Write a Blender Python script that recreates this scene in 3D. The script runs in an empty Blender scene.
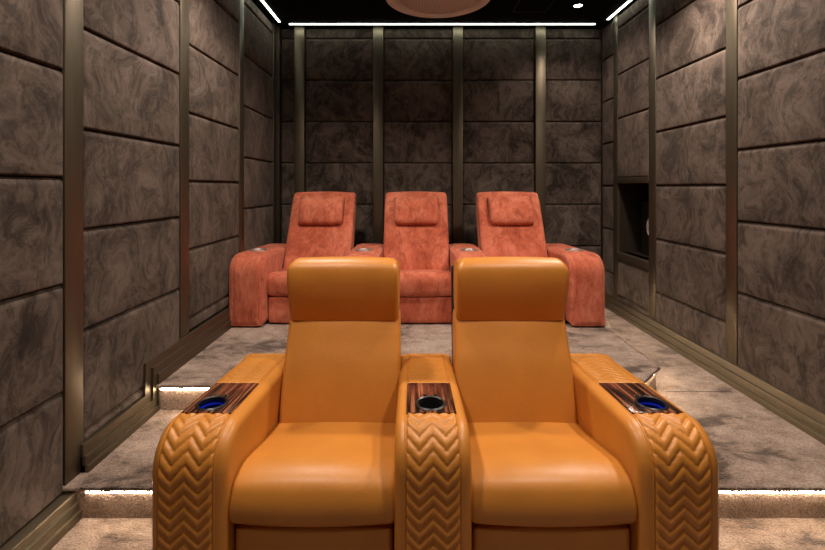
import bpy, bmesh, math, random
from mathutils import Vector, Matrix
random.seed(7)
S = bpy.context.scene
C = S.collection
PI = math.pi
H = 1.45                                   # camera height over the lower floor
# ---------------------------------------------------------------- camera
cam = bpy.data.cameras.new('camera'); co = bpy.data.objects.new('camera', cam); C.objects.link(co)
cam.sensor_width = 36.0; cam.lens = 450 / 825 * 36.0
cam.shift_y = -(275 - 187) / 825.0
cam.clip_start = 0.05
co.location = (0, 0, H); co.rotation_euler = (PI / 2, 0, 0)
S.camera = co
# ---------------------------------------------------------------- world, exposure
w = bpy.data.worlds.new('world'); S.world = w; w.use_nodes = True
w.node_tree.nodes['Background'].inputs[0].default_value = (0.9, 0.8, 0.7, 1)
w.node_tree.nodes['Background'].inputs[1].default_value = 0.0
S.view_settings.view_transform = 'Standard'; S.view_settings.look = 'None'
S.view_settings.exposure = 0.2; S.view_settings.gamma = 1.0; S.view_settings.use_curve_mapping = False
S.cycles.max_bounces = 8; S.cycles.diffuse_bounces = 5; S.cycles.sample_clamp_indirect = 6
SPOT_W = 92.0; SPOT_COL = (1.0, 0.86, 0.74)
STRIP_CEIL = 8.0; STRIP_STEP = 36.0
CEIL = 3.24; Z1 = 0.148; Z2 = 0.30
Y1 = 1.950; Y2 = 2.610
XL = -1.56; XR = 2.17; YB = 5.09; YF = -1.3
# downlights: (x, y, energy factor, blend size)
DOWN = [(-0.85, -0.40, .18), (1.05, -0.40, .18), (-0.85, 1.35, 1.2), (1.05, 1.35, 1.2),
        (-0.85, 3.05, 1.4), (1.63, 3.05, 1.8), (1.63, 4.43, 0.3)]

# ---------------------------------------------------------------- helpers
def tag(o, label=None, cat=None, group=None, kind=None):
    if label: o['label'] = label
    if cat: o['category'] = cat
    if group: o['group'] = group
    if kind: o['kind'] = kind
    return o

def empty(name, loc=(0, 0, 0)):
    o = bpy.data.objects.new(name, None); C.objects.link(o); o.location = loc
    o.empty_display_size = .1
    return o

def obj(name, bm, mat, parent=None, angle=40, smooth=True, local=False):
    """bm in world coordinates; origin is put at the middle of the base."""
    bmesh.ops.recalc_face_normals(bm, faces=bm.faces[:])
    me = bpy.data.meshes.new(name)
    mn = [min(v.co[i] for v in bm.verts) for i in range(3)]
    mx = [max(v.co[i] for v in bm.verts) for i in range(3)]
    org = Vector(((mn[0] + mx[0]) / 2, (mn[1] + mx[1]) / 2, mn[2]))
    bmesh.ops.translate(bm, verts=bm.verts[:], vec=-org)
    bm.to_mesh(me); bm.free()
    if smooth:
        me.shade_smooth(); me.set_sharp_from_angle(angle=math.radians(angle))
    me.materials.append(mat)
    o = bpy.data.objects.new(name, me); C.objects.link(o)
    if parent is not None:
        o.parent = parent
        p = parent; base = Vector((0, 0, 0))
        while p is not None:
            base += p.location; p = p.parent
        o.location = org - base
    else:
        o.location = org
    return o

def struct(name, bm, mat, parent=None, **k):
    o = obj(name, bm, mat, parent, **k)
    if parent is None: o['kind'] = 'structure'
    return o

def box(bm, x0, x1, y0, y1, z0, z1, r=0.0, seg=2):
    g = bmesh.ops.create_cube(bm, size=1.0)
    vs = g['verts']
    for v in vs:
        v.co = Vector((x0 + (v.co.x + .5) * (x1 - x0), y0 + (v.co.y + .5) * (y1 - y0), z0 + (v.co.z + .5) * (z1 - z0)))
    if r > 0:
        es = list({e for v in vs for e in v.link_edges})
        bmesh.ops.bevel(bm, geom=es, offset=r, segments=seg, profile=0.5, affect='EDGES', clamp_overlap=True)
    return bm

def nb(*a, **k):
    return box(bmesh.new(), *a, **k)

def prism(bm, poly, axis, a0, a1):
    """extrude a 2D polygon: axis 'x' -> poly is (y,z); axis 'z' -> poly is (x,y)."""
    def P(p, a):
        return Vector((a, p[0], p[1])) if axis == 'x' else Vector((p[0], p[1], a))
    lo = [bm.verts.new(P(p, a0)) for p in poly]; hi = [bm.verts.new(P(p, a1)) for p in poly]
    n = len(poly)
    bm.faces.new(lo[::-1]); bm.faces.new(hi)
    for i in range(n):
        bm.faces.new((lo[i], lo[(i + 1) % n], hi[(i + 1) % n], hi[i]))
    return bm

def lathe(bm, prof, cx, cy, n=48, axis='z'):
    rings = []
    for r, z in prof:
        if r < 1e-5:
            rings.append([bm.verts.new((cx, cy, z))])
        else:
            rings.append([bm.verts.new((cx + r * math.cos(2 * PI * i / n), cy + r * math.sin(2 * PI * i / n), z)) for i in range(n)])
    for a, b in zip(rings, rings[1:]):
        for i in range(n):
            j = (i + 1) % n
            if len(a) == 1 and len(b) == 1: continue
            if len(a) == 1: bm.faces.new((a[0], b[i], b[j]))
            elif len(b) == 1: bm.faces.new((a[i], a[j], b[0]))
            else: bm.faces.new((a[i], a[j], b[j], b[i]))
    return bm

def catmull(pts, n=6, closed=True):
    out = []; m = len(pts)
    for i in range(m if closed else m - 1):
        p0, p1, p2, p3 = (Vector(pts[(i + k) % m]) if closed else Vector(pts[max(0, min(m - 1, i + k))]) for k in (-1, 0, 1, 2))
        for j in range(n):
            t = j / n
            out.append(tuple(0.5 * ((2 * p1) + (-p0 + p2) * t + (2 * p0 - 5 * p1 + 4 * p2 - p3) * t * t + (-p0 + 3 * p1 - 3 * p2 + p3) * t ** 3)))
    if not closed: out.append(tuple(pts[-1]))
    return out

def normals2(poly, closed=True):
    m = len(poly)
    area = sum(poly[i][0] * poly[(i + 1) % m][1] - poly[(i + 1) % m][0] * poly[i][1] for i in range(m))
    sg = 1 if area > 0 else -1
    ns = []
    for i in range(m):
        a = Vector(poly[(i - 1) % m]); b = Vector(poly[(i + 1) % m])
        if not closed:
            a = Vector(poly[max(0, i - 1)]); b = Vector(poly[min(m - 1, i + 1)])
        t = b - a
        if t.length < 1e-9: t = Vector((1, 0))
        t.normalize()
        ns.append(Vector((t.y, -t.x)) * (sg if closed else 1))
    return ns

def pill(bm, outline, x0, x1, r, seg=5, mid=8, crown=0.0, wfun=None, crown_mask=None):
    """soft upholstered solid: side outline (y,z) extruded along x with rounded edges and a slight crown."""
    ns = normals2(outline); w = x1 - x0; layers = []
    for j in range(seg + 1):
        a = j / seg * PI / 2
        layers.append((r * (1 - math.cos(a)), r * (1 - math.sin(a))))
    xs = [(x0 + dx, ins) for dx, ins in layers]
    xs += [(x0 + r + (w - 2 * r) * k / mid, 0.0) for k in range(1, mid)]
    xs += [(x1 - dx, ins) for dx, ins in layers[::-1]]
    xm = (x0 + x1) / 2
    rings = []
    for x, ins in xs:
        u = (x - xm) / (w / 2); ring = []
        for p, nn in zip(outline, ns):
            c = crown * (1 - u * u) * (crown_mask(p) if crown_mask else 1.0)
            q = Vector(p) + nn * (c - ins)
            xx = x
            if wfun: xx = xm + (x - xm) * wfun(q.y)
            ring.append(bm.verts.new((xx, q.x, q.y)))
        rings.append(ring)
    n = len(outline)
    for a, b in zip(rings, rings[1:]):
        for i in range(n):
            bm.faces.new((a[i], a[(i + 1) % n], b[(i + 1) % n], b[i]))
    bm.faces.new(rings[0][::-1]); bm.faces.new(rings[-1])
    return bm

def tube(bm, pts, r, n=8):
    rings = []
    for i, p in enumerate(pts):
        p = Vector(p)
        t = (Vector(pts[min(i + 1, len(pts) - 1)]) - Vector(pts[max(i - 1, 0)])).normalized()
        a = Vector((0, 0, 1)) if abs(t.z) < .9 else Vector((1, 0, 0))
        u = t.cross(a).normalized(); v = t.cross(u).normalized()
        rings.append([bm.verts.new(p + (u * math.cos(2 * PI * k / n) + v * math.sin(2 * PI * k / n)) * r) for k in range(n)])
    for a, b in zip(rings, rings[1:]):
        for k in range(n):
            bm.faces.new((a[k], a[(k + 1) % n], b[(k + 1) % n], b[k]))
    bm.faces.new(rings[0][::-1]); bm.faces.new(rings[-1])
    return bm

# ---------------------------------------------------------------- materials
def mat(name, col, rough=.5, metal=0.0, **k):
    m = bpy.data.materials.new(name); m.use_nodes = True
    nt = m.node_tree; b = nt.nodes['Principled BSDF']
    b.inputs['Base Color'].default_value = (*col, 1); b.inputs['Roughness'].default_value = rough
    b.inputs['Metallic'].default_value = metal
    for kk, v in k.items():
        b.inputs[kk.replace('_', ' ')].default_value = v
    return m, nt, b

def N(nt, t, **k):
    n = nt.nodes.new(t)
    for kk, v in k.items():
        if kk in n.inputs: n.inputs[kk].default_value = v
        else: setattr(n, kk, v)
    return n

def coords(nt, rnd=True, scale=(1, 1, 1)):
    tc = N(nt, 'ShaderNodeTexCoord'); mp = N(nt, 'ShaderNodeMapping'); mp.inputs['Scale'].default_value = scale
    if rnd:
        oi = N(nt, 'ShaderNodeObjectInfo'); mul = N(nt, 'ShaderNodeMath', operation='MULTIPLY'); mul.inputs[1].default_value = 57.0
        nt.links.new(oi.outputs['Random'], mul.inputs[0])
        va = N(nt, 'ShaderNodeVectorMath', operation='ADD')
        nt.links.new(tc.outputs['Object'], va.inputs[0]); nt.links.new(mul.outputs[0], va.inputs[1])
        nt.links.new(va.outputs[0], mp.inputs[0])
    else:
        nt.links.new(tc.outputs['Object'], mp.inputs[0])
    return mp

def noise(nt, vec, scale, detail=4, rough=.55, dist=0.0):
    n = N(nt, 'ShaderNodeTexNoise'); n.inputs['Scale'].default_value = scale; n.inputs['Detail'].default_value = detail
    n.inputs['Roughness'].default_value = rough; n.inputs['Distortion'].default_value = dist
    nt.links.new(vec.outputs[0], n.inputs['Vector']); return n

def ramp(nt, src, stops):
    r = N(nt, 'ShaderNodeValToRGB'); e = r.color_ramp.elements
    e[0].position, e[0].color = stops[0][0], (*stops[0][1], 1)
    e[1].position, e[1].color = stops[1][0], (*stops[1][1], 1)
    for p, c in stops[2:]:
        x = e.new(p); x.color = (*c, 1)
    nt.links.new(src, r.inputs[0]); return r

def bump(nt, b, src, strength, dist, prev=None):
    bp = N(nt, 'ShaderNodeBump'); bp.inputs['Strength'].default_value = strength; bp.inputs['Distance'].default_value = dist
    nt.links.new(src, bp.inputs['Height'])
    if prev: nt.links.new(prev.outputs[0], bp.inputs['Normal'])
    nt.links.new(bp.outputs[0], b.inputs['Normal']); return bp

def mixc(nt, a, b_, fac, mode='MULTIPLY'):
    m = N(nt, 'ShaderNodeMix', data_type='RGBA', blend_type=mode)
    if isinstance(fac, float): m.inputs[0].default_value = fac
    else: nt.links.new(fac, m.inputs[0])
    nt.links.new(a, m.inputs[6]); nt.links.new(b_, m.inputs[7]); return m.outputs[2]

def suede(name, dark, mid_, light, stretch=(1, 1, .45), sc=3.2, sheen=.35, sheencol=(1, .8, .65), contrast=(.36, .5, .66), bumpd=.0015, coarse=.7, dist=1.0, fleck=.5, warp=.9):
    m, nt, b = mat(name, mid_, .85)
    def warped(st, k):
        c0 = coords(nt, True); nz = noise(nt, c0, 2.6, 2, .5)
        sub = N(nt, 'ShaderNodeVectorMath', operation='SUBTRACT'); sub.inputs[1].default_value = (.5, .5, .5)
        nt.links.new(nz.outputs['Color'], sub.inputs[0])
        sc_ = N(nt, 'ShaderNodeVectorMath', operation='SCALE'); sc_.inputs['Scale'].default_value = k
        nt.links.new(sub.outputs[0], sc_.inputs[0])
        ad = N(nt, 'ShaderNodeVectorMath', operation='ADD')
        nt.links.new(c0.outputs[0], ad.inputs[0]); nt.links.new(sc_.outputs[0], ad.inputs[1])
        mp = N(nt, 'ShaderNodeMapping'); mp.inputs['Scale'].default_value = st; nt.links.new(ad.outputs[0], mp.inputs[0])
        return mp
    v = warped(stretch, warp)
    n1 = noise(nt, v, sc, 9, .72, dist)
    n2 = noise(nt, v, sc * 6, 5, .75, .8)
    mx = N(nt, 'ShaderNodeMath', operation='MULTIPLY_ADD'); mx.inputs[1].default_value = .28
    nt.links.new(n2.outputs[0], mx.inputs[0])
    m2 = N(nt, 'ShaderNodeMath', operation='MULTIPLY'); m2.inputs[1].default_value = .74
    nt.links.new(n1.outputs[0], m2.inputs[0]); nt.links.new(m2.outputs[0], mx.inputs[2])
    r = ramp(nt, mx.outputs[0], [(contrast[0], dark), (contrast[2], light), (contrast[1], mid_)])
    v4 = warped((2.4, 2.4, .8), warp); n4 = noise(nt, v4, sc * 1.6, 6, .72, .35)
    r4 = ramp(nt, n4.outputs[0], [(.52, (1, 1, 1)), (.60, (fleck,) * 3)])
    v3 = coords(nt, True)
    n3 = noise(nt, v3, 260, 2, .6)
    r3 = ramp(nt, n3.outputs[0], [(.3, (coarse,) * 3), (.7, (1, 1, 1))])
    nt.links.new(mixc(nt, mixc(nt, r.outputs[0], r4.outputs[0], 1.0), r3.outputs[0], 1.0), b.inputs['Base Color'])
    b.inputs['Sheen Weight'].default_value = sheen; b.inputs['Sheen Roughness'].default_value = .5
    b.inputs['Sheen Tint'].default_value = (*sheencol, 1); b.inputs['Specular IOR Level'].default_value = .15
    b1 = bump(nt, b, n3.outputs[0], .25, bumpd)
    bump(nt, b, mx.outputs[0], .25, .006, b1)
    return m

M_PANEL = suede('brown_suede', (.030, .021, .0165), (.082, .0595, .047), (.150, .112, .091), stretch=(1, 1, .7), sc=4.0, sheen=.10, contrast=(.41,.49,.60), dist=.3, fleck=.55, warp=.5)
M_RED = suede('terracotta_suede', (.30, .055, .025), (.52, .12, .062), (.74, .23, .135), stretch=(1, 1, .5), sc=5.0, sheen=.3,
              sheencol=(1, .55, .4), contrast=(.34, .48, .64), coarse=.8, dist=.5, fleck=.75, warp=.2)

def leather(name, col, var=.88, rough=.42):
    m, nt, b = mat(name, col, rough)
    v = coords(nt, True)
    n1 = noise(nt, v, 6, 3, .5); r = ramp(nt, n1.outputs[0], [(.3, tuple(c * var for c in col)), (.7, col)])
    nt.links.new(r.outputs[0], b.inputs['Base Color'])
    vo = N(nt, 'ShaderNodeTexVoronoi'); vo.inputs['Scale'].default_value = 420; nt.links.new(v.outputs[0], vo.inputs['Vector'])
    b1 = bump(nt, b, vo.outputs['Distance'], .12, .0008)
    n2 = noise(nt, v, 9, 5, .6, 1.0); bump(nt, b, n2.outputs[0], .22, .008, b1)
    b.inputs['Specular IOR Level'].default_value = .45
    return m
M_LEATHER = leather('tan_leather', (.60, .232, .036), rough=.40)
M_BLACK, _, _ = mat('gap_shade_black', (.008, .008, .009), .8)
M_PLINTH, _, _ = mat('black_plinth', (.01, .009, .008), .6)

# brushed bronze metal
M_METAL, nt, b = mat('bronze_metal', (.23, .19, .145), .42, .85)
v = coords(nt, False, (60, 60, 1.2)); n = noise(nt, v, 6, 3, .6)
r = ramp(nt, n.outputs[0], [(.3, (.130, .104, .072)), (.7, (.168, .136, .094))]); nt.links.new(r.outputs[0], b.inputs['Base Color'])
r = ramp(nt, n.outputs[0], [(.2, (.38,) * 3), (.8, (.48,) * 3)]); nt.links.new(r.outputs[0], b.inputs['Roughness'])
M_METALDARK, _, _ = mat('dark_bronze_metal', (.055, .04, .028), .45, .6)
M_BACKING, _, _ = mat('dark_backing', (.008, .006, .005), .9)

# carpet
def carpet(name, dark, mid_, light, patch=1.0):
    m, nt, b = mat(name, mid_, .95)
    v = coords(nt, False, (1, 1.5, 1))
    n1 = noise(nt, v, 3.6, 6, .68, .25)
    r = ramp(nt, n1.outputs[0], [(.38, dark), (.60, light), (.46, mid_)])
    n2 = noise(nt, coords(nt, False), 110, 3, .7)
    r2 = ramp(nt, n2.outputs[0], [(.32, (.45,) * 3), (.62, (1.1,) * 3)])
    nt.links.new(mixc(nt, r.outputs[0], r2.outputs[0], 1.0), b.inputs['Base Color'])
    b.inputs['Specular IOR Level'].default_value = .1; b.inputs['Sheen Weight'].default_value = .3
    b.inputs['Sheen Tint'].default_value = (1, .85, .75, 1)
    b1 = bump(nt, b, n2.outputs[0], .9, .012)
    n3 = noise(nt, v, 12, 4, .6); bump(nt, b, n3.outputs[0], .5, .015, b1)
    return m
M_CARPET = carpet('brown_carpet', (.085, .055, .042), (.285, .20, .155), (.48, .355, .285))

M_CEIL, _, _ = mat('black_ceiling', (.006, .007, .008), .9, 0.0, Specular_IOR_Level=.05)
M_OFFWHITE, _, _ = mat('off_white_plastic', (.90, .88, .84), .4)
M_GRILLE, nt, b = mat('perforated_grille', (.6, .5, .44), .45)
vo = N(nt, 'ShaderNodeTexVoronoi'); vo.inputs['Scale'].default_value = 75; vo.inputs['Randomness'].default_value = .12
nt.links.new(coords(nt, False, (1, 1, .001)).outputs[0], vo.inputs['Vector'])
r = ramp(nt, vo.outputs['Distance'], [(.25, (.3, .24, .2)), (.42, (.86, .84, .80))]); nt.links.new(r.outputs[0], b.inputs['Base Color'])
M_DARKPLASTIC, _, _ = mat('dark_plastic', (.012, .011, .011), .35)
M_WHITE, _, _ = mat('white_cone', (.75, .74, .72), .4)
M_CHROME, _, _ = mat('chrome', (.72, .72, .74), .12, 1.0)
M_SILVER, _, _ = mat('brushed_silver', (.42, .36, .34), .45, .7)
M_CUP, _, _ = mat('cup_blue_light_tint', (.004, .010, .075), .12, .3)  # blue LED light of the outer cups put into the liner colour

def emit(name, col, s):
    m = bpy.data.materials.new(name); m.use_nodes = True; nt = m.node_tree
    b = nt.nodes['Principled BSDF']; b.inputs['Base Color'].default_value = (*col, 1)
    b.inputs['Emission Color'].default_value = (*col, 1); b.inputs['Emission Strength'].default_value = s
    return m
M_LEDC = emit('ceiling_led', (.92, 1.0, .86), STRIP_CEIL)
M_LEDS = emit('step_led', (1.0, .80, .56), STRIP_STEP)
M_LENS = emit('downlight_lens', (1.0, .97, .92), 25)
M_BLUE = emit('blue_glow', (.006, .02, .6), .12)

# macassar wood
M_WOOD, nt, b = mat('macassar_wood', (.1, .03, .015), .18)
v = coords(nt, True, (1, .03, .03)); n = noise(nt, v, 75, 3, .6, 0.0)
r = ramp(nt, n.outputs[0], [(.38, (.012, .006, .005)), (.64, (.36, .135, .06)), (.47, (.05, .018, .010)), (.55, (.17, .055, .026))])
nt.links.new(r.outputs[0], b.inputs['Base Color'])

# ---------------------------------------------------------------- shell
struct('floor', nb(XL - .1, XR + .1, YF, YB, -.1, 0), M_CARPET)
struct('ceiling', nb(XL - .1, XR + .1, YF, YB + .1, CEIL, CEIL + .1), M_CEIL)
wl = struct('wall_left', nb(XL - .1, XL, YF, YB, 0, CEIL), M_BACKING)
wb = struct('wall_back', nb(XL - .1, XR + .1, YB, YB + .1, 0, CEIL), M_BACKING)
wf = struct('wall_front', nb(XL - .1, XR + .1, YF - .1, YF, 0, CEIL), M_BACKING)
# right wall with the niche left open
NY0, NY1, NZ0, NZ1 = 4.048, 4.665, .775, 1.485
bm = bmesh.new()
box(bm, XR, XR + .08, YF, NY0, 0, CEIL); box(bm, XR, XR + .08, NY1, YB, 0, CEIL)
box(bm, XR, XR + .08, NY0, NY1, 0, NZ0); box(bm, XR, XR + .08, NY0, NY1, NZ1, CEIL)
wr = struct('wall_right', bm, M_BACKING)

U = .466
A = [.56 + U * k for k in range(-1, 7)]; B = [.789 + U * k for k in range(-1, 7)]
AR = [z - .026 for z in A]; BR = [z - .026 for z in B]
GAP = .0035
def rows(seams, z0, z1):
    zs = [z0] + [z for z in seams if z0 + .05 < z < z1 - .04] + [z1]
    return [(a + GAP, b_ - GAP) for a, b_ in zip(zs, zs[1:])]

def panel_bm(w, h, t, r=.010, seg=4):
    """upholstered panel in the local plane: u along width, v up, bulging towards +t."""
    bm = bmesh.new()
    def prof(n_, L):
        out = []
        for i in range(seg + 1): out.append(r * (1 - math.cos(i / seg * PI / 2)))
        for i in range(1, n_): out.append(r + (L - 2 * r) * i / n_)
        for i in range(seg, -1, -1): out.append(L - r * (1 - math.cos(i / seg * PI / 2)))
        return out
    def hgt(u, L):
        d = min(u, L - u)
        if d < r: return r * math.sqrt(max(0, 1 - (1 - d / r) ** 2)) - r
        return .004 * min(1, (d - r) / .08)
    def hgt_v(v):
        q = h - v
        return min(hgt(v, h), .003 - .019 * max(0, 1 - q / .030) ** 1.2) if q < .1 else hgt(v, h)
    us, vs = prof(10, w), prof(6, h)
    vs = sorted(vs + [h - .034, h - .028, h - .021, h - .015])
    ph = random.random() * 6
    g = [[bm.verts.new((u, t - r + r + min(hgt(u, w), hgt_v(v)) + (.0012 * math.sin(u * 11 + ph) * math.sin(v * 9 + ph) if r < u < w - r and r < v < h - r else 0), v)) for v in vs] for u in us]
    for i in range(len(us) - 1):
        for j in range(len(vs) - 1):
            bm.faces.new((g[i][j], g[i + 1][j], g[i + 1][j + 1], g[i][j + 1]))
    border = ([g[i][0] for i in range(len(us))] + [g[-1][j] for j in range(1, len(vs))] +
              [g[i][-1] for i in range(len(us) - 2, -1, -1)] + [g[0][j] for j in range(len(vs) - 2, 0, -1)])
    back = [bm.verts.new((v.co.x, 0, v.co.z)) for v in border]
    m = len(border)
    for i in range(m):
        bm.faces.new((border[i], border[(i + 1) % m], back[(i + 1) % m], back[i]))
    bm.faces.new(back)
    return bm

def side_panels(side, wall, y0, y1, seams, z0, z1=CEIL - .01, name='padded_panel'):
    for a, b_ in rows(seams, z0, z1):
        bm = panel_bm(y1 - y0 - 2 * GAP, b_ - a, .044)
        for v in bm.verts:
            u, t, h = v.co
            if side == 'L': v.co = Vector((XL + t, y0 + GAP + u, a + h))
            else: v.co = Vector((XR - t, y0 + GAP + u, a + h))
        obj(name, bm, M_PANEL, wall, angle=60)

def back_panels(x0, x1, seams, z0):
    for a, b_ in rows(seams, z0, CEIL - .01):
        bm = panel_bm(x1 - x0 - 2 * GAP, b_ - a, .038)
        for v in bm.verts:
            u, t, h = v.co; v.co = Vector((x0 + GAP + u, YB - t, a + h))
        obj('padded_panel', bm, M_PANEL, wb, angle=60)

PL = [(.92, 1.03), (1.960, 2.070), (2.935, 3.048), (3.935, 4.045), (4.90, 4.985)]
side_panels('L', wl, .02, .92, B, .12)
side_panels('L', wl, 1.03, 1.960, A, .12)
side_panels('L', wl, 2.070, 2.935, B, .27)
side_panels('L', wl, 3.048, 3.935, A, .47)
side_panels('L', wl, 4.045, 4.90, B, .47)
PR = [(.93, 1.05), (1.94, 2.06), (2.95, 3.052), (3.935, 4.048), (4.665, 4.76)]
side_panels('R', wr, 1.05, 1.94, AR, .12)
side_panels('R', wr, 2.06, 2.95, BR, .27)
side_panels('R', wr, 3.052, 3.935, AR, .27)
side_panels('R', wr, 4.048, 4.665, [2.160, 2.613, 3.09], NZ1 + .06)
side_panels('R', wr, 4.048, 4.665, [.335], .27, NZ0 - .075)
side_panels('R', wr, 4.76, 5.03, AR, .27)
PX = [-1.261, -.383, .506, 1.428]
xs = [-1.475] + [c for p in PX for c in (p - .056, p + .056)] + [2.122]
for i in range(0, len(xs), 2):
    back_panels(xs[i], xs[i + 1], B, .30 if xs[i] < 1.5 else .27)

tn = [0]
def trim(bm, m=M_METAL, angle=40):
    tn[0] += 1
    return struct('trim_%d' % tn[0], bm, m, angle=angle)
for a, b_ in PL: trim(nb(XL, -1.512, a, b_, 0, CEIL, r=.003))
for a, b_ in PR: trim(nb(2.124, XR, a, b_, 0, CEIL, r=.003))
for p in PX: trim(nb(p - .056, p + .056, 5.008, YB, 0, CEIL, r=.003))
trim(nb(XL, -1.475, 4.985, YB, 0, CEIL, r=.003), M_METALDARK)   # corner fillers
trim(nb(2.122, XR, 5.03, YB, 0, CEIL, r=.003), M_METALDARK)

# skirting, three stepped bands that climb with the steps
E = .02
def skirt_left():
    bm = bmesh.new()
    T0, T1, T2 = (.118, .078, .038), (.273, .222, .180), (.458, .411, .363)
    J1 = (2.53, 2.585, 2.62)
    for k in range(3):
        x = XL + .060 + .012 * k
        for dx, poly in ((.030, [(YF, -.01), (2.045, -.01), (2.045, T0[k]), (YF, T0[k])]),
                     (0, [(2.05, -.01), (4.99, -.01), (4.99, T2[k]), (J1[k], T2[k]), (J1[k], T1[k]), (2.05, T1[k])])):
            b2 = bmesh.new(); prism(b2, poly, 'x', XL, x + dx)
            es = [e for e in b2.edges if all(abs(v.co.x - x - dx) < 1e-5 for v in e.verts)]
            bmesh.ops.bevel(b2, geom=es, offset=.004, segments=2, profile=.5, affect='EDGES')
            me = bpy.data.meshes.new('tmp'); b2.to_mesh(me); b2.free(); bm.from_mesh(me); bpy.data.meshes.remove(me)
    return bm
struct('baseboard_left', skirt_left(), M_METAL, angle=30)
def skirt_right():
    bm = bmesh.new()
    for k in range(3):
        x = XR - .062 - .014 * k
        for poly in ([(YF, -.01), (1.94, -.01), (1.94, .118 - .04 * k), (YF, .118 - .04 * k)],
                     [(2.05, -.01), (5.03, -.01), (5.03, .283 - .05 * k), (2.05, .283 - .05 * k)]):
            b2 = bmesh.new(); prism(b2, poly, 'x', x, XR)
            es = [e for e in b2.edges if all(abs(v.co.x - x) < 1e-5 for v in e.verts)]
            bmesh.ops.bevel(b2, geom=es, offset=.004, segments=2, profile=.5, affect='EDGES')
            me = bpy.data.meshes.new('tmp'); b2.to_mesh(me); b2.free(); bm.from_mesh(me); bpy.data.meshes.remove(me)
    return bm
struct('baseboard_right', skirt_right(), M_METAL, angle=30)
struct('baseboard_back', nb(-1.475, 2.09, 5.0, YB, 0, .48, r=.003), M_METAL)

# niche surround in the right wall
bm = bmesh.new()
F0, F1 = 2.118, XR
box(bm, F0, XR + .08, NY0, NY1, NZ1, NZ1 + .06, r=.003)
box(bm, F0, XR + .08, NY0, NY1, NZ0 - .075, NZ0, r=.003)
niche_frame = trim(bm)
bm = bmesh.new()
box(bm, XR - .01, XR + .45, NY1 - .012, NY1, NZ0, NZ1); box(bm, XR - .01, XR + .45, NY0, NY0 + .012, NZ0, NZ1)
box(bm, XR + .082, XR + .45, NY0, NY1, NZ0 - .02, NZ0 - .001); box(bm, XR + .082, XR + .45, NY0, NY1, NZ1 + .001, NZ1 + .02)
box(bm, XR + .44, XR + .46, NY0, NY1, NZ0 - .02, NZ1 + .02)
lining = trim(bm, M_METALDARK)

# carpeted steps
def edge_round(bm, ztop, r=.011):
    es = [e for e in bm.edges if all(abs(v.co.z - ztop) < 1e-5 for v in e.verts)]
    bmesh.ops.bevel(bm, geom=es, offset=r, segments=4, profile=.5, affect='EDGES')
    return bm
def step(name, poly_top, poly_riser, z0, z1, paths):
    bm = prism(bmesh.new(), poly_riser, 'z', z0, z1 - .013)
    b2 = prism(bmesh.new(), poly_top, 'z', z1 - .015, z1); edge_round(b2, z1)
    me = bpy.data.meshes.new('tmp'); b2.to_mesh(me); b2.free(); bm.from_mesh(me); bpy.data.meshes.remove(me)
    for pt in paths:
        b3 = tufts(pt, z1); me = bpy.data.meshes.new('tmp'); b3.to_mesh(me); b3.free(); bm.from_mesh(me); bpy.data.meshes.remove(me)
    return struct(name, bm, M_CARPET)
def tufts(path, ztop, step_=.0065):
    """short irregular pile hanging over the cut edge of the carpet nosing"""
    rnd = random.Random(5); bm = bmesh.new()
    for a, b_ in zip(path, path[1:]):
        a = Vector(a); b_ = Vector(b_); L = (b_ - a).length; d = (b_ - a) / L; n_ = Vector((d.y, -d.x))
        k = 0; ph = rnd.random() * 6
        while k * step_ < L:
            s_ = k * step_ + rnd.uniform(-.003, .003); wd = rnd.uniform(.004, .008)
            dr = .003 + .004 * rnd.random() * 1.6 + .004 * math.sin(s_ * 34 + ph) + .002 * math.sin(s_ * 71)
            p = a + d * s_; z0_ = ztop - .004
            q = [p - d * wd, p + d * wd, p + d * wd - n_ * .006, p - d * wd - n_ * .006]
            q = [x + n_ * (.001 + .003) for x in q]
            up = [bm.verts.new((x.x, x.y, z0_)) for x in q]
            tip = bm.verts.new((p.x + n_.x * rnd.uniform(0, .005), p.y + n_.y * rnd.uniform(0, .005), ztop - .014 - max(.001, dr)))
            for i_ in range(4): bm.faces.new((up[i_], up[(i_ + 1) % 4], tip))
            bm.faces.new(up)
            k += 1
    return bm
xa, xb = -.95, 1.11
def poly1(o):
    return [(XL, Y1 + o), (xa - o, Y1 + o), (xa - o, 2.585), (xb + o, 2.585), (xb + o, Y1 + o), (XR, Y1 + o), (XR, YB), (XL, YB)]
step('floor_lower_step', poly1(0), poly1(.02), 0, Z1, [[(-1.44, Y1), (xa, Y1)], [(xb, Y1), (2.05, Y1)]])
def poly2(o):
    return [(XL, Y2 + o), (1.32 - o * .4, Y2 + o), (1.582 - o, 2.88 + o * .4), (1.582 - o, YB), (XL, YB)]
step('floor_upper_step', poly2(0), poly2(.02), Z1 + .001, Z2, [[(-1.46, Y2), (1.32, Y2), (1.582, 2.88), (1.582, 4.9)]])
# thin join line in the corridor carpet
struct('trim_carpet_join', nb(1.61, 2.03, 2.86, 2.864, Z1 - .002, Z1 + .0012), M_BACKING)

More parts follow.
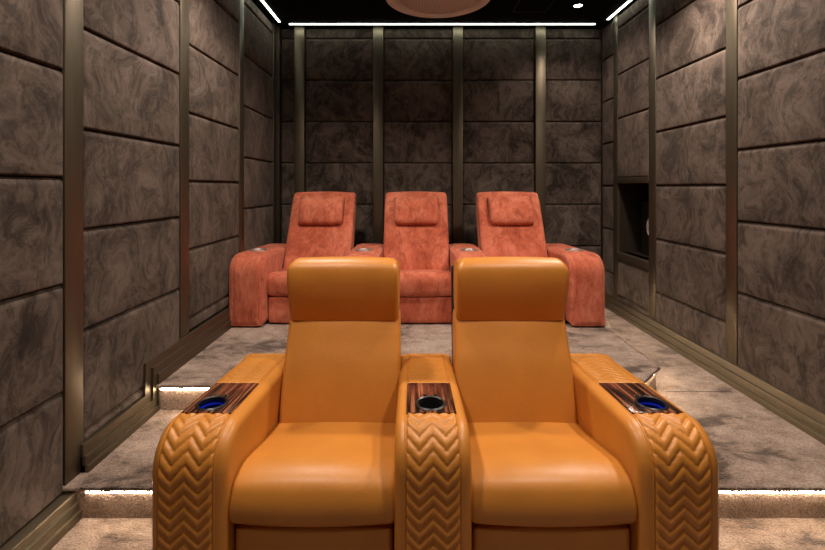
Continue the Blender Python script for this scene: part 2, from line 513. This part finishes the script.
# ---------------------------------------------------------------- LED strips
def ribbon(path, z0, z1, t):
    bm = bmesh.new()
    for (a, b_) in zip(path, path[1:]):
        a = Vector(a); b_ = Vector(b_); d = (b_ - a).normalized(); n_ = Vector((d.y, -d.x)) * t
        prism(bm, [tuple(a), tuple(b_), tuple(b_ + n_), tuple(a + n_)], 'z', z0, z1)
    return bm
def led_thing(path, z0, z1, t, label, name='light_strip', m=M_LEDS, group='step lights under the carpeted nosings'):
    e = empty(name, (path[0][0], path[0][1], z0)); tag(e, label, 'light strip', group)
    obj('diffuser', ribbon(path, z0, z1, t), m, e, smooth=False)
    bk = ribbon([(p[0], p[1] + .001) for p in path], z1, z1 + .003, t)
    obj('channel', bk, M_METALDARK, e, smooth=False)
    return e
led_thing([(-1.425, Y1 + .019), (xa - .02, Y1 + .019)], Z1 - .031, Z1 - .0155, .008, 'glowing light strip under lower step nosing, left of the tan sofa')
led_thing([(xb + .02, Y1 + .019), (2.04, Y1 + .019)], Z1 - .031, Z1 - .0155, .008, 'glowing light strip under lower step nosing, right of the tan sofa')
led_thing([(-1.468, Y2 + .019), (1.312, Y2 + .019), (1.562, 2.887), (1.562, 4.9)], Z2 - .031, Z2 - .0155, .008,
          'glowing light strip under upper step nosing in front of the red sofa')
def ceil_led(x0, x1, y0, y1, label):
    e = empty('light_strip', ((x0 + x1) / 2, (y0 + y1) / 2, CEIL - .015)); tag(e, label, 'light strip', 'thin light strips around the ceiling edge')
    obj('diffuser', nb(x0, x1, y0, y1, CEIL - .006, CEIL - .0006), M_LEDC, e, smooth=False)
    obj('channel', nb(x0 - .004, x1 + .004, y0 - .004, y1 + .004, CEIL - .0005, CEIL + .002), M_METALDARK, e, smooth=False)
ceil_led(-1.35, 2.0, 4.925, 4.950, 'thin white light strip along ceiling edge above back wall')
ceil_led(-1.452, -1.430, .3, 4.87, 'thin white light strip along ceiling edge above left wall')
ceil_led(2.074, 2.096, .3, 4.80, 'thin white light strip along ceiling edge above right wall')

# ---------------------------------------------------------------- ceiling fittings
def downlight(x, y, f, i):
    e = empty('downlight', (x, y, CEIL - .02))
    lab = 'small round ceiling downlight glowing above the back right corner' if y > 4 else 'round ceiling downlight above the seating outside the picture'
    tag(e, lab, 'ceiling light', None if y > 4 else 'ceiling downlights above the seats')
    bm = lathe(bmesh.new(), [(.040, CEIL), (.052, CEIL), (.052, CEIL - .006), (.046, CEIL - .010), (.040, CEIL - .008), (.040, CEIL)], x, y, 32)
    obj('trim_ring', bm, M_DARKPLASTIC, e)
    bm = lathe(bmesh.new(), [(0, CEIL - .004), (.039, CEIL - .004), (.039, CEIL - .001), (0, CEIL - .001)], x, y, 32)
    obj('lens', bm, M_LENS, e)
    l = bpy.data.lights.new('downlight_lamp', 'SPOT'); l.energy = SPOT_W * f; l.color = SPOT_COL
    l.spot_size = math.radians(140); l.spot_blend = .7; l.shadow_soft_size = .10
    lo = bpy.data.objects.new('downlight_lamp', l); C.objects.link(lo); lo.parent = e; lo.location = (0, 0, -.03)
for i, (x, y, f) in enumerate(DOWN): downlight(x, y, f, i)

acx, acy, acz = .221, 3.84, 3.05
ac = tag(empty('air_conditioner', (acx, acy, acz)), 'large round ceiling air conditioning unit with perforated face', 'air conditioner')
obj('outer_ring', lathe(bmesh.new(), [(.365, CEIL - .06), (.375, acz + .03), (.40, acz + .004), (.425, acz), (.452, acz + .012), (.465, acz + .04), (.46, acz + .075),
     (.40, CEIL - .07), (.34, CEIL - .001), (.30, CEIL - .001), (.30, CEIL - .06), (.365, CEIL - .06)], acx, acy, 72), M_OFFWHITE, ac)
obj('air_gap', lathe(bmesh.new(), [(0, CEIL - .08), (.372, CEIL - .08), (.372, CEIL - .062), (0, CEIL - .062)], acx, acy, 48), M_DARKPLASTIC, ac)
obj('perforated_face', lathe(bmesh.new(), [(0, acz - .030), (.12, acz - .028), (.22, acz - .022), (.29, acz - .012), (.325, acz + .002), (.338, acz + .02), (.332, acz + .035), (.2, acz + .06), (0, acz + .06)], acx, acy, 72), M_GRILLE, ac)

e = tag(empty('access_panel', (1.19, 4.4, CEIL - .004)), 'dark square access hatch in the black ceiling', 'hatch')
bm = bmesh.new()
for a in ((1.02, 1.36, 4.22, 4.232), (1.02, 1.36, 4.588, 4.60), (1.02, 1.032, 4.232, 4.588), (1.348, 1.36, 4.232, 4.588)):
    box(bm, *a, CEIL - .006, CEIL)
obj('frame', bm, M_METALDARK, e); obj('door', nb(1.034, 1.346, 4.234, 4.586, CEIL - .003, CEIL), M_CEIL, e)

# loudspeaker in the niche
sp = tag(empty('loudspeaker', (2.42, 4.33, NZ0)), 'black speaker with white round cone standing in the wall niche', 'speaker')
obj('cabinet', nb(2.30, 2.56, 4.13, 4.53, NZ0, 1.30, r=.006), M_DARKPLASTIC, sp)
bm = lathe(bmesh.new(), [(0, .03), (.03, .028), (.05, .012), (.075, .02), (.09, .032), (.104, .028), (.108, .0), (0, 0)], 0, 0, 40)
bmesh.ops.rotate(bm, verts=bm.verts[:], cent=(0, 0, 0), matrix=Matrix.Rotation(-PI / 2, 3, 'Y'))
bmesh.ops.translate(bm, verts=bm.verts[:], vec=(2.2995, 4.268, 1.065))
obj('cone', bm, M_WHITE, sp)

# ---------------------------------------------------------------- sofas
def boolean_cut(o, bm_cut):
    me = bpy.data.meshes.new('cut'); bmesh.ops.recalc_face_normals(bm_cut, faces=bm_cut.faces[:]); bm_cut.to_mesh(me); bm_cut.free()
    c = bpy.data.objects.new('cut', me); C.objects.link(c)
    md = o.modifiers.new('b', 'BOOLEAN'); md.operation = 'DIFFERENCE'; md.object = c; md.solver = 'EXACT'
    dg = bpy.context.evaluated_depsgraph_get()
    nm = bpy.data.meshes.new_from_object(o.evaluated_get(dg))
    o.modifiers.clear(); old = o.data; o.data = nm; nm.name = o.name
    bpy.data.meshes.remove(old)
    bpy.data.objects.remove(c); bpy.data.meshes.remove(me)
    nm.shade_smooth(); nm.set_sharp_from_angle(angle=math.radians(35))

def arm_outline(yf, yb, zb, zt_f, zt_b, r, lean=0.0):
    """side outline of an armrest; returns closed outline and the open front/top path."""
    path = [(yf + lean * (1 - t), zb + (zt_f - r - zb) * t) for t in [i / 8 for i in range(8)]]
    for i in range(0, 11):
        a = PI - i / 10 * PI / 2
        path.append((yf + r + r * math.cos(a), zt_f - r + r * math.sin(a)))
    y0 = yf + r
    for i in range(1, 13):
        t = i / 12; path.append((y0 + (yb - y0) * t, zt_f + (zt_b - zt_f) * t))
    closed = path + [(yb, zb + (zt_b - zb) * .5), (yb, zb)]
    return closed, path

def resample(path, ds):
    P = [Vector(p) for p in path]; L = [0]
    for a, b_ in zip(P, P[1:]): L.append(L[-1] + (b_ - a).length)
    out = []; n_ = max(2, int(L[-1] / ds)); k = 0
    for i in range(n_ + 1):
        s = L[-1] * i / n_
        while k < len(L) - 2 and L[k + 1] < s: k += 1
        t = (s - L[k]) / max(1e-9, L[k + 1] - L[k])
        q = P[k].lerp(P[k + 1], t); out.append((q, s))
    return out

def quilt(path, x0, x1, ds, amp, chevron=True, s_from=0, s_to=9, P=.0425, Z=.046, base=.0):
    pts = [(q, s) for q, s in resample(path, ds) if s_from <= s <= s_to]
    qs = [tuple(q) for q, s in pts]; ns = normals2(qs, closed=False)
    # outward normal: for a path going up the front and then backwards the outside is left/up
    ns = [Vector((-n_.x, -n_.y)) if (n_.x > .01 and i < 3) or (n_.y < 0) or (n_.x > 0.01 and n_.y <= 0.3) else n_ for i, n_ in enumerate(ns)]
    nt_ = 44 if chevron else 12
    bm = bmesh.new(); g = []
    n = len(pts)
    for i, ((q, s), nn) in enumerate(zip(pts, ns)):
        row = []
        for j in range(nt_ + 1):
            u = j / nt_
            tri = abs(((u * 2) % 1) * 2 - 1)           # 1 at the edges and the middle, 0 between
            e = min(1, min(u, 1 - u) / .05) * min(1, min(s - pts[0][1], pts[-1][1] - s) / .008)
            if chevron:
                ph = (s - Z * tri) / P
                hgt = base + amp * (abs(math.sin(PI * ph)) ** .45) * max(0, e) ** .5
            else:
                hgt = base + amp * max(0, e) ** .5
            p = q + nn * (hgt - .003 * (1 - max(0, e)))
            row.append(bm.verts.new((x0 + (x1 - x0) * u, p.x, p.y)))
        g.append(row)
    for i in range(n - 1):
        for j in range(nt_):
            bm.faces.new((g[i][j], g[i + 1][j], g[i + 1][j + 1], g[i][j + 1]))
    # close underneath so the pad is a solid skin
    low = []
    for i, ((q, s), nn) in enumerate(zip(pts, ns)):
        p = q - nn * .006
        low.append((bm.verts.new((x0, p.x, p.y)), bm.verts.new((x1, p.x, p.y))))
    for i in range(n - 1):
        bm.faces.new((g[i][0], low[i][0], low[i + 1][0], g[i + 1][0]))
        bm.faces.new((g[i][-1], g[i + 1][-1], low[i + 1][1], low[i][1]))
        bm.faces.new((low[i][0], low[i][1], low[i + 1][1], low[i + 1][0]))
    return bm

# ---- tan leather two-seater
AX = [(-.900, -.634), (-.064, .206), (.777, 1.059)]
tan = tag(empty('recliner_sofa', (.079, 1.95, 0)), 'tan leather two-seat recliner sofa in the foreground with chevron quilted armrests', 'sofa')
out, path = arm_outline(1.532, 2.43, .03, .598, .548, .135, 0)
def topz(y): return .598 + (.548 - .598) * (y - 1.69) / (2.43 - 1.69)
slope = math.atan2(-.05, .74)
Lfront = (.598 - .135 - .03) + .135 * PI / 2 + .02
for k in range(3):
    x0, x1 = AX[k]; xc = (x0 + x1) / 2
    bm = pill(bmesh.new(), out, x0, x1, .034, seg=6, mid=6)
    arm = obj('armrest', bm, M_LEATHER, tan, angle=50)
    cy = 1.762; cxx = xc + (-.018, .0, .018)[k]; cr = .050
    cut = lambda: lathe(bmesh.new(), [(0, .52), (cr, .52), (cr, .70), (0, .70)], cxx, cy, 40)
    boolean_cut(arm, cut())
    qx0, qx1 = x0 + (.031, .041, .047)[k], x1 - (.046, .041, .041)[k]
    obj('quilted_panel', quilt(path, qx0, qx1, 0.0030, .0095, True, 0, Lfront, base=.001), M_LEATHER, arm, angle=75)
    Lt = Lfront + .308
    obj('quilted_panel', quilt(path, qx0, qx1, 0.0030, .0050, True, Lt, 9, base=.001), M_LEATHER, arm, angle=75)
    # wood tray
    ty0 = 1.690; ty1 = 1.992
    bm = box(bmesh.new(), qx0, qx1, ty0, ty1, -.006, .006, r=.002)
    for v in bm.verts: v.co.z += topz(v.co.y)
    tray = obj('wood_tray', bm, M_WOOD, arm, angle=30)
    tray['label'] = 'dark striped glossy wood inlay'
    boolean_cut(tray, cut())
    zt = topz(cy) + .006
    bm = lathe(bmesh.new(), [(.049, zt - .06), (.049, zt + .006), (.054, zt + .009), (.060, zt + .005), (.060, zt - .001), (.0495, zt - .003)], cxx, cy, 40)
    cup = obj('cup_holder', bm, M_CHROME if False else M_DARKPLASTIC, arm)
    lathe_b = lathe(bmesh.new(), [(0, zt - .055), (.0475, zt - .055), (.0475, zt - .004), (.0455, zt - .004), (.0455, zt - .052), (0, zt - .052)], cxx, cy, 40)
    cupi = obj('cup_liner', lathe_b, M_CUP if k != 1 else M_DARKPLASTIC, arm)
    if k != 1: cupi['label'] = 'cup liner tinted as if lit blue'
    bm = lathe(bmesh.new(), [(.0445, zt - .014), (.0452, zt - .014), (.0452, zt - .022), (.0445, zt - .022), (.0445, zt - .014)], cxx, cy, 40)
    if k != 1: obj('glow_ring', bm, M_BLUE, arm)
    else: bm.free()
    for s_ in (-1, 1):
        bx_, by_ = cxx + s_ * .021, cy + .074
        zz = topz(by_) + .004
        obj('button', lathe(bmesh.new(), [(0, zz + .011), (.008, zz + .010), (.0105, zz + .006), (.0105, zz)], bx_, by_, 20), M_CHROME, arm)
    # seam piping on both borders
    for xs_ in (qx0 - .003, qx1 + .003):
        pp = [(xs_, q.x - 0, q.y) for q, s in resample(path, .02)]
        obj('piping', tube(bmesh.new(), [(a, b_, c) for a, b_, c in pp], .003, 6), M_LEATHER, arm)

def seat_set(parent, x0, x1, seat_out, foot, back_out, mL, crown=.012, r_s=.022):
    s = obj('seat_cushion', pill(bmesh.new(), seat_out, x0 - .008, x1 + .008, r_s, seg=6, mid=10, crown=crown), mL, parent, angle=60)
    f = obj('footrest', pill(bmesh.new(), foot, x0 + .006, x1 - .006, .022, seg=4, mid=6, crown=.005), mL, parent, angle=60)
    return s, f

seat_o = catmull([(2.24, .335), (2.10, .345), (1.92, .375), (1.76, .412), (1.665, .428), (1.590, .412), (1.558, .372), (1.550, .325), (1.562, .285), (1.61, .266), (1.75, .262), (2.0, .22), (2.22, .20), (2.27, .26)], 5)
foot_o = catmull([(1.60, .248), (1.584, .235), (1.580, .16), (1.584, .07), (1.60, .055), (1.68, .055), (1.70, .07), (1.70, .235), (1.68, .248)], 4)
back_o = catmull([(2.10, .33), (2.135, .45), (2.185, .58), (2.235, .68), (2.275, .765), (2.30, .80), (2.34, .82), (2.40, .80), (2.41, .70), (2.36, .55), (2.31, .40), (2.27, .30), (2.18, .26), (2.11, .28)], 5)
head_o = catmull([(2.278, .775), (2.262, .80), (2.238, .86), (2.215, .93), (2.203, 1.00), (2.212, 1.055), (2.25, 1.085), (2.30, 1.088), (2.37, 1.07), (2.415, 1.02), (2.43, .93), (2.42, .84), (2.38, .79), (2.33, .772)], 5)
shell_o = catmull([(2.44, 1.02), (2.455, .9), (2.42, .6), (2.36, .3), (2.30, .12), (2.26, .12), (2.30, .3), (2.38, .62), (2.42, .9), (2.425, 1.0)], 4)
for k in range(2):
    x0 = AX[k][1]; x1 = AX[k + 1][0]; xc = (x0 + x1) / 2
    s, f = seat_set(tan, x0, x1, seat_o, foot_o, None, M_LEATHER)
    def wf_(z): return 1.0 if z < .45 else 1.0 - .022 * min(1, (z - .45) / .35)
    bk = obj('backrest', pill(bmesh.new(), back_o, x0 + .001, x1 + .007, .026, seg=6, mid=10, crown=.014, wfun=wf_), M_LEATHER, tan, angle=60)
    hd = obj('headrest', pill(bmesh.new(), head_o, x0 + .013, x1 - .004, .024, seg=7, mid=10, crown=.006, wfun=lambda z: 1 - .10 * max(0, (z - 1.03) / .06) ** 2), M_LEATHER, bk, angle=60)
    sh = obj('gap_shade_shell', pill(bmesh.new(), shell_o, x0 + .004, x1 - .004, .01, seg=2, mid=4), M_BLACK, bk, angle=60)  # black shell added to stand for the gap shadow beside the backrest
    obj('base', nb(x0 + .01, x1 - .01, 1.72, 2.25, .03, .20), M_PLINTH, tan)
for k in range(3):
    x0, x1 = AX[k]
    for yy in (1.62, 2.33):
        for xx in (x0 + .04, x1 - .04):
            obj('foot', nb(xx - .015, xx + .015, yy - .015, yy + .015, 0, .032), M_PLINTH, tan)

# ---- red suede three-seater
RX0 = -1.509; RA = .296; RS = .635; D = 3.67
red = tag(empty('recliner_sofa', (.035, 4.2, Z2)), 'terracotta red suede three-seat recliner sofa on the raised carpet step', 'sofa')
out, path = arm_outline(D, 4.62, Z2 + .02, .885, .862, .15)
for k in range(4):
    x0 = RX0 + k * (RA + RS); x1 = x0 + RA; xc = (x0 + x1) / 2
    arm = obj('armrest', pill(bmesh.new(), out, x0, x1, .036, seg=6, mid=6, crown=.006), M_RED, red, angle=50)
    obj('arm_panel', quilt(path, x0 + .036, x1 - .036, .02, .010, False, 0, 9, base=.0), M_RED, arm, angle=60)
    for xs_ in (x0 + .034, x1 - .034):
        obj('piping', tube(bmesh.new(), [(xs_, q.x, q.y) for q, s in resample(path, .02)], .005, 6), M_RED, arm)
    zt = .8855 + (.862 - .885) * (3.98 - D - .15) / .77 + .006
    bm = lathe(bmesh.new(), [(0, zt + .001), (.05, zt + .001), (.056, zt + .012), (.074, zt + .012), (.077, zt + .006), (.075, zt - .004)], xc + (.0, .0, 0, 0)[k], 3.98, 36)
    c = obj('cup_holder', bm, M_SILVER, arm); c['label'] = 'silver round cup holder on the armrest'
def rz(p): return (p[0] + (D - 3.70), p[1])
rseat = catmull([(4.36, .665), (4.20, .672), (4.0, .695), (3.85, .722), (3.775, .722), (3.738, .685), (3.732, .62), (3.745, .555), (3.80, .54), (4.0, .54), (4.3, .54), (4.38, .57), (4.39, .63)], 5)
rfoot = catmull([(3.775, .528), (3.758, .515), (3.754, .42), (3.758, .33), (3.775, .315), (3.85, .315), (3.87, .33), (3.87, .515), (3.85, .528)], 4)
rback = catmull([(4.185, .66), (4.20, .74), (4.235, .85), (4.28, .98), (4.33, 1.12), (4.38, 1.25), (4.415, 1.34), (4.44, 1.378), (4.48, 1.392), (4.53, 1.385), (4.56, 1.34), (4.55, 1.15), (4.50, .95), (4.45, .75), (4.40, .64), (4.28, .62), (4.21, .66)], 5)
tilt = lambda P: [(y + .13 * (z - .74) / .65, z) for y, z in P]
rback = tilt(rback)
rpil = catmull([(4.325, 1.10), (4.285, 1.09), (4.255, 1.13), (4.262, 1.22), (4.300, 1.31), (4.355, 1.345), (4.385, 1.355), (4.415, 1.345), (4.40, 1.30), (4.38, 1.20), (4.35, 1.12)], 5)
rpil = tilt(rpil)
for k in range(3):
    x0 = RX0 + RA + k * (RA + RS); x1 = x0 + RS
    seat_set(red, x0, x1, rseat, rfoot, None, M_RED, crown=.012, r_s=.04)
    bk = obj('backrest', pill(bmesh.new(), rback, x0 + .004, x1 - .004, .03, seg=5, mid=10, crown=.012), M_RED, red, angle=60)
    xc = (x0 + x1) / 2
    obj('head_pillow', pill(bmesh.new(), rpil, xc - .215, xc + .215, .035, seg=6, mid=8, crown=.008), M_RED, bk, angle=60)
    obj('base', nb(x0 + .01, x1 - .01, 3.9, 4.4, Z2 + .02, .52), M_PLINTH, red)
for k in range(4):
    x0 = RX0 + k * (RA + RS)
    for yy in (3.78, 4.55):
        for xx in (x0 + .05, x0 + RA - .05):
            obj('foot', nb(xx - .018, xx + .018, yy - .018, yy + .018, Z2, Z2 + .022), M_PLINTH, red)
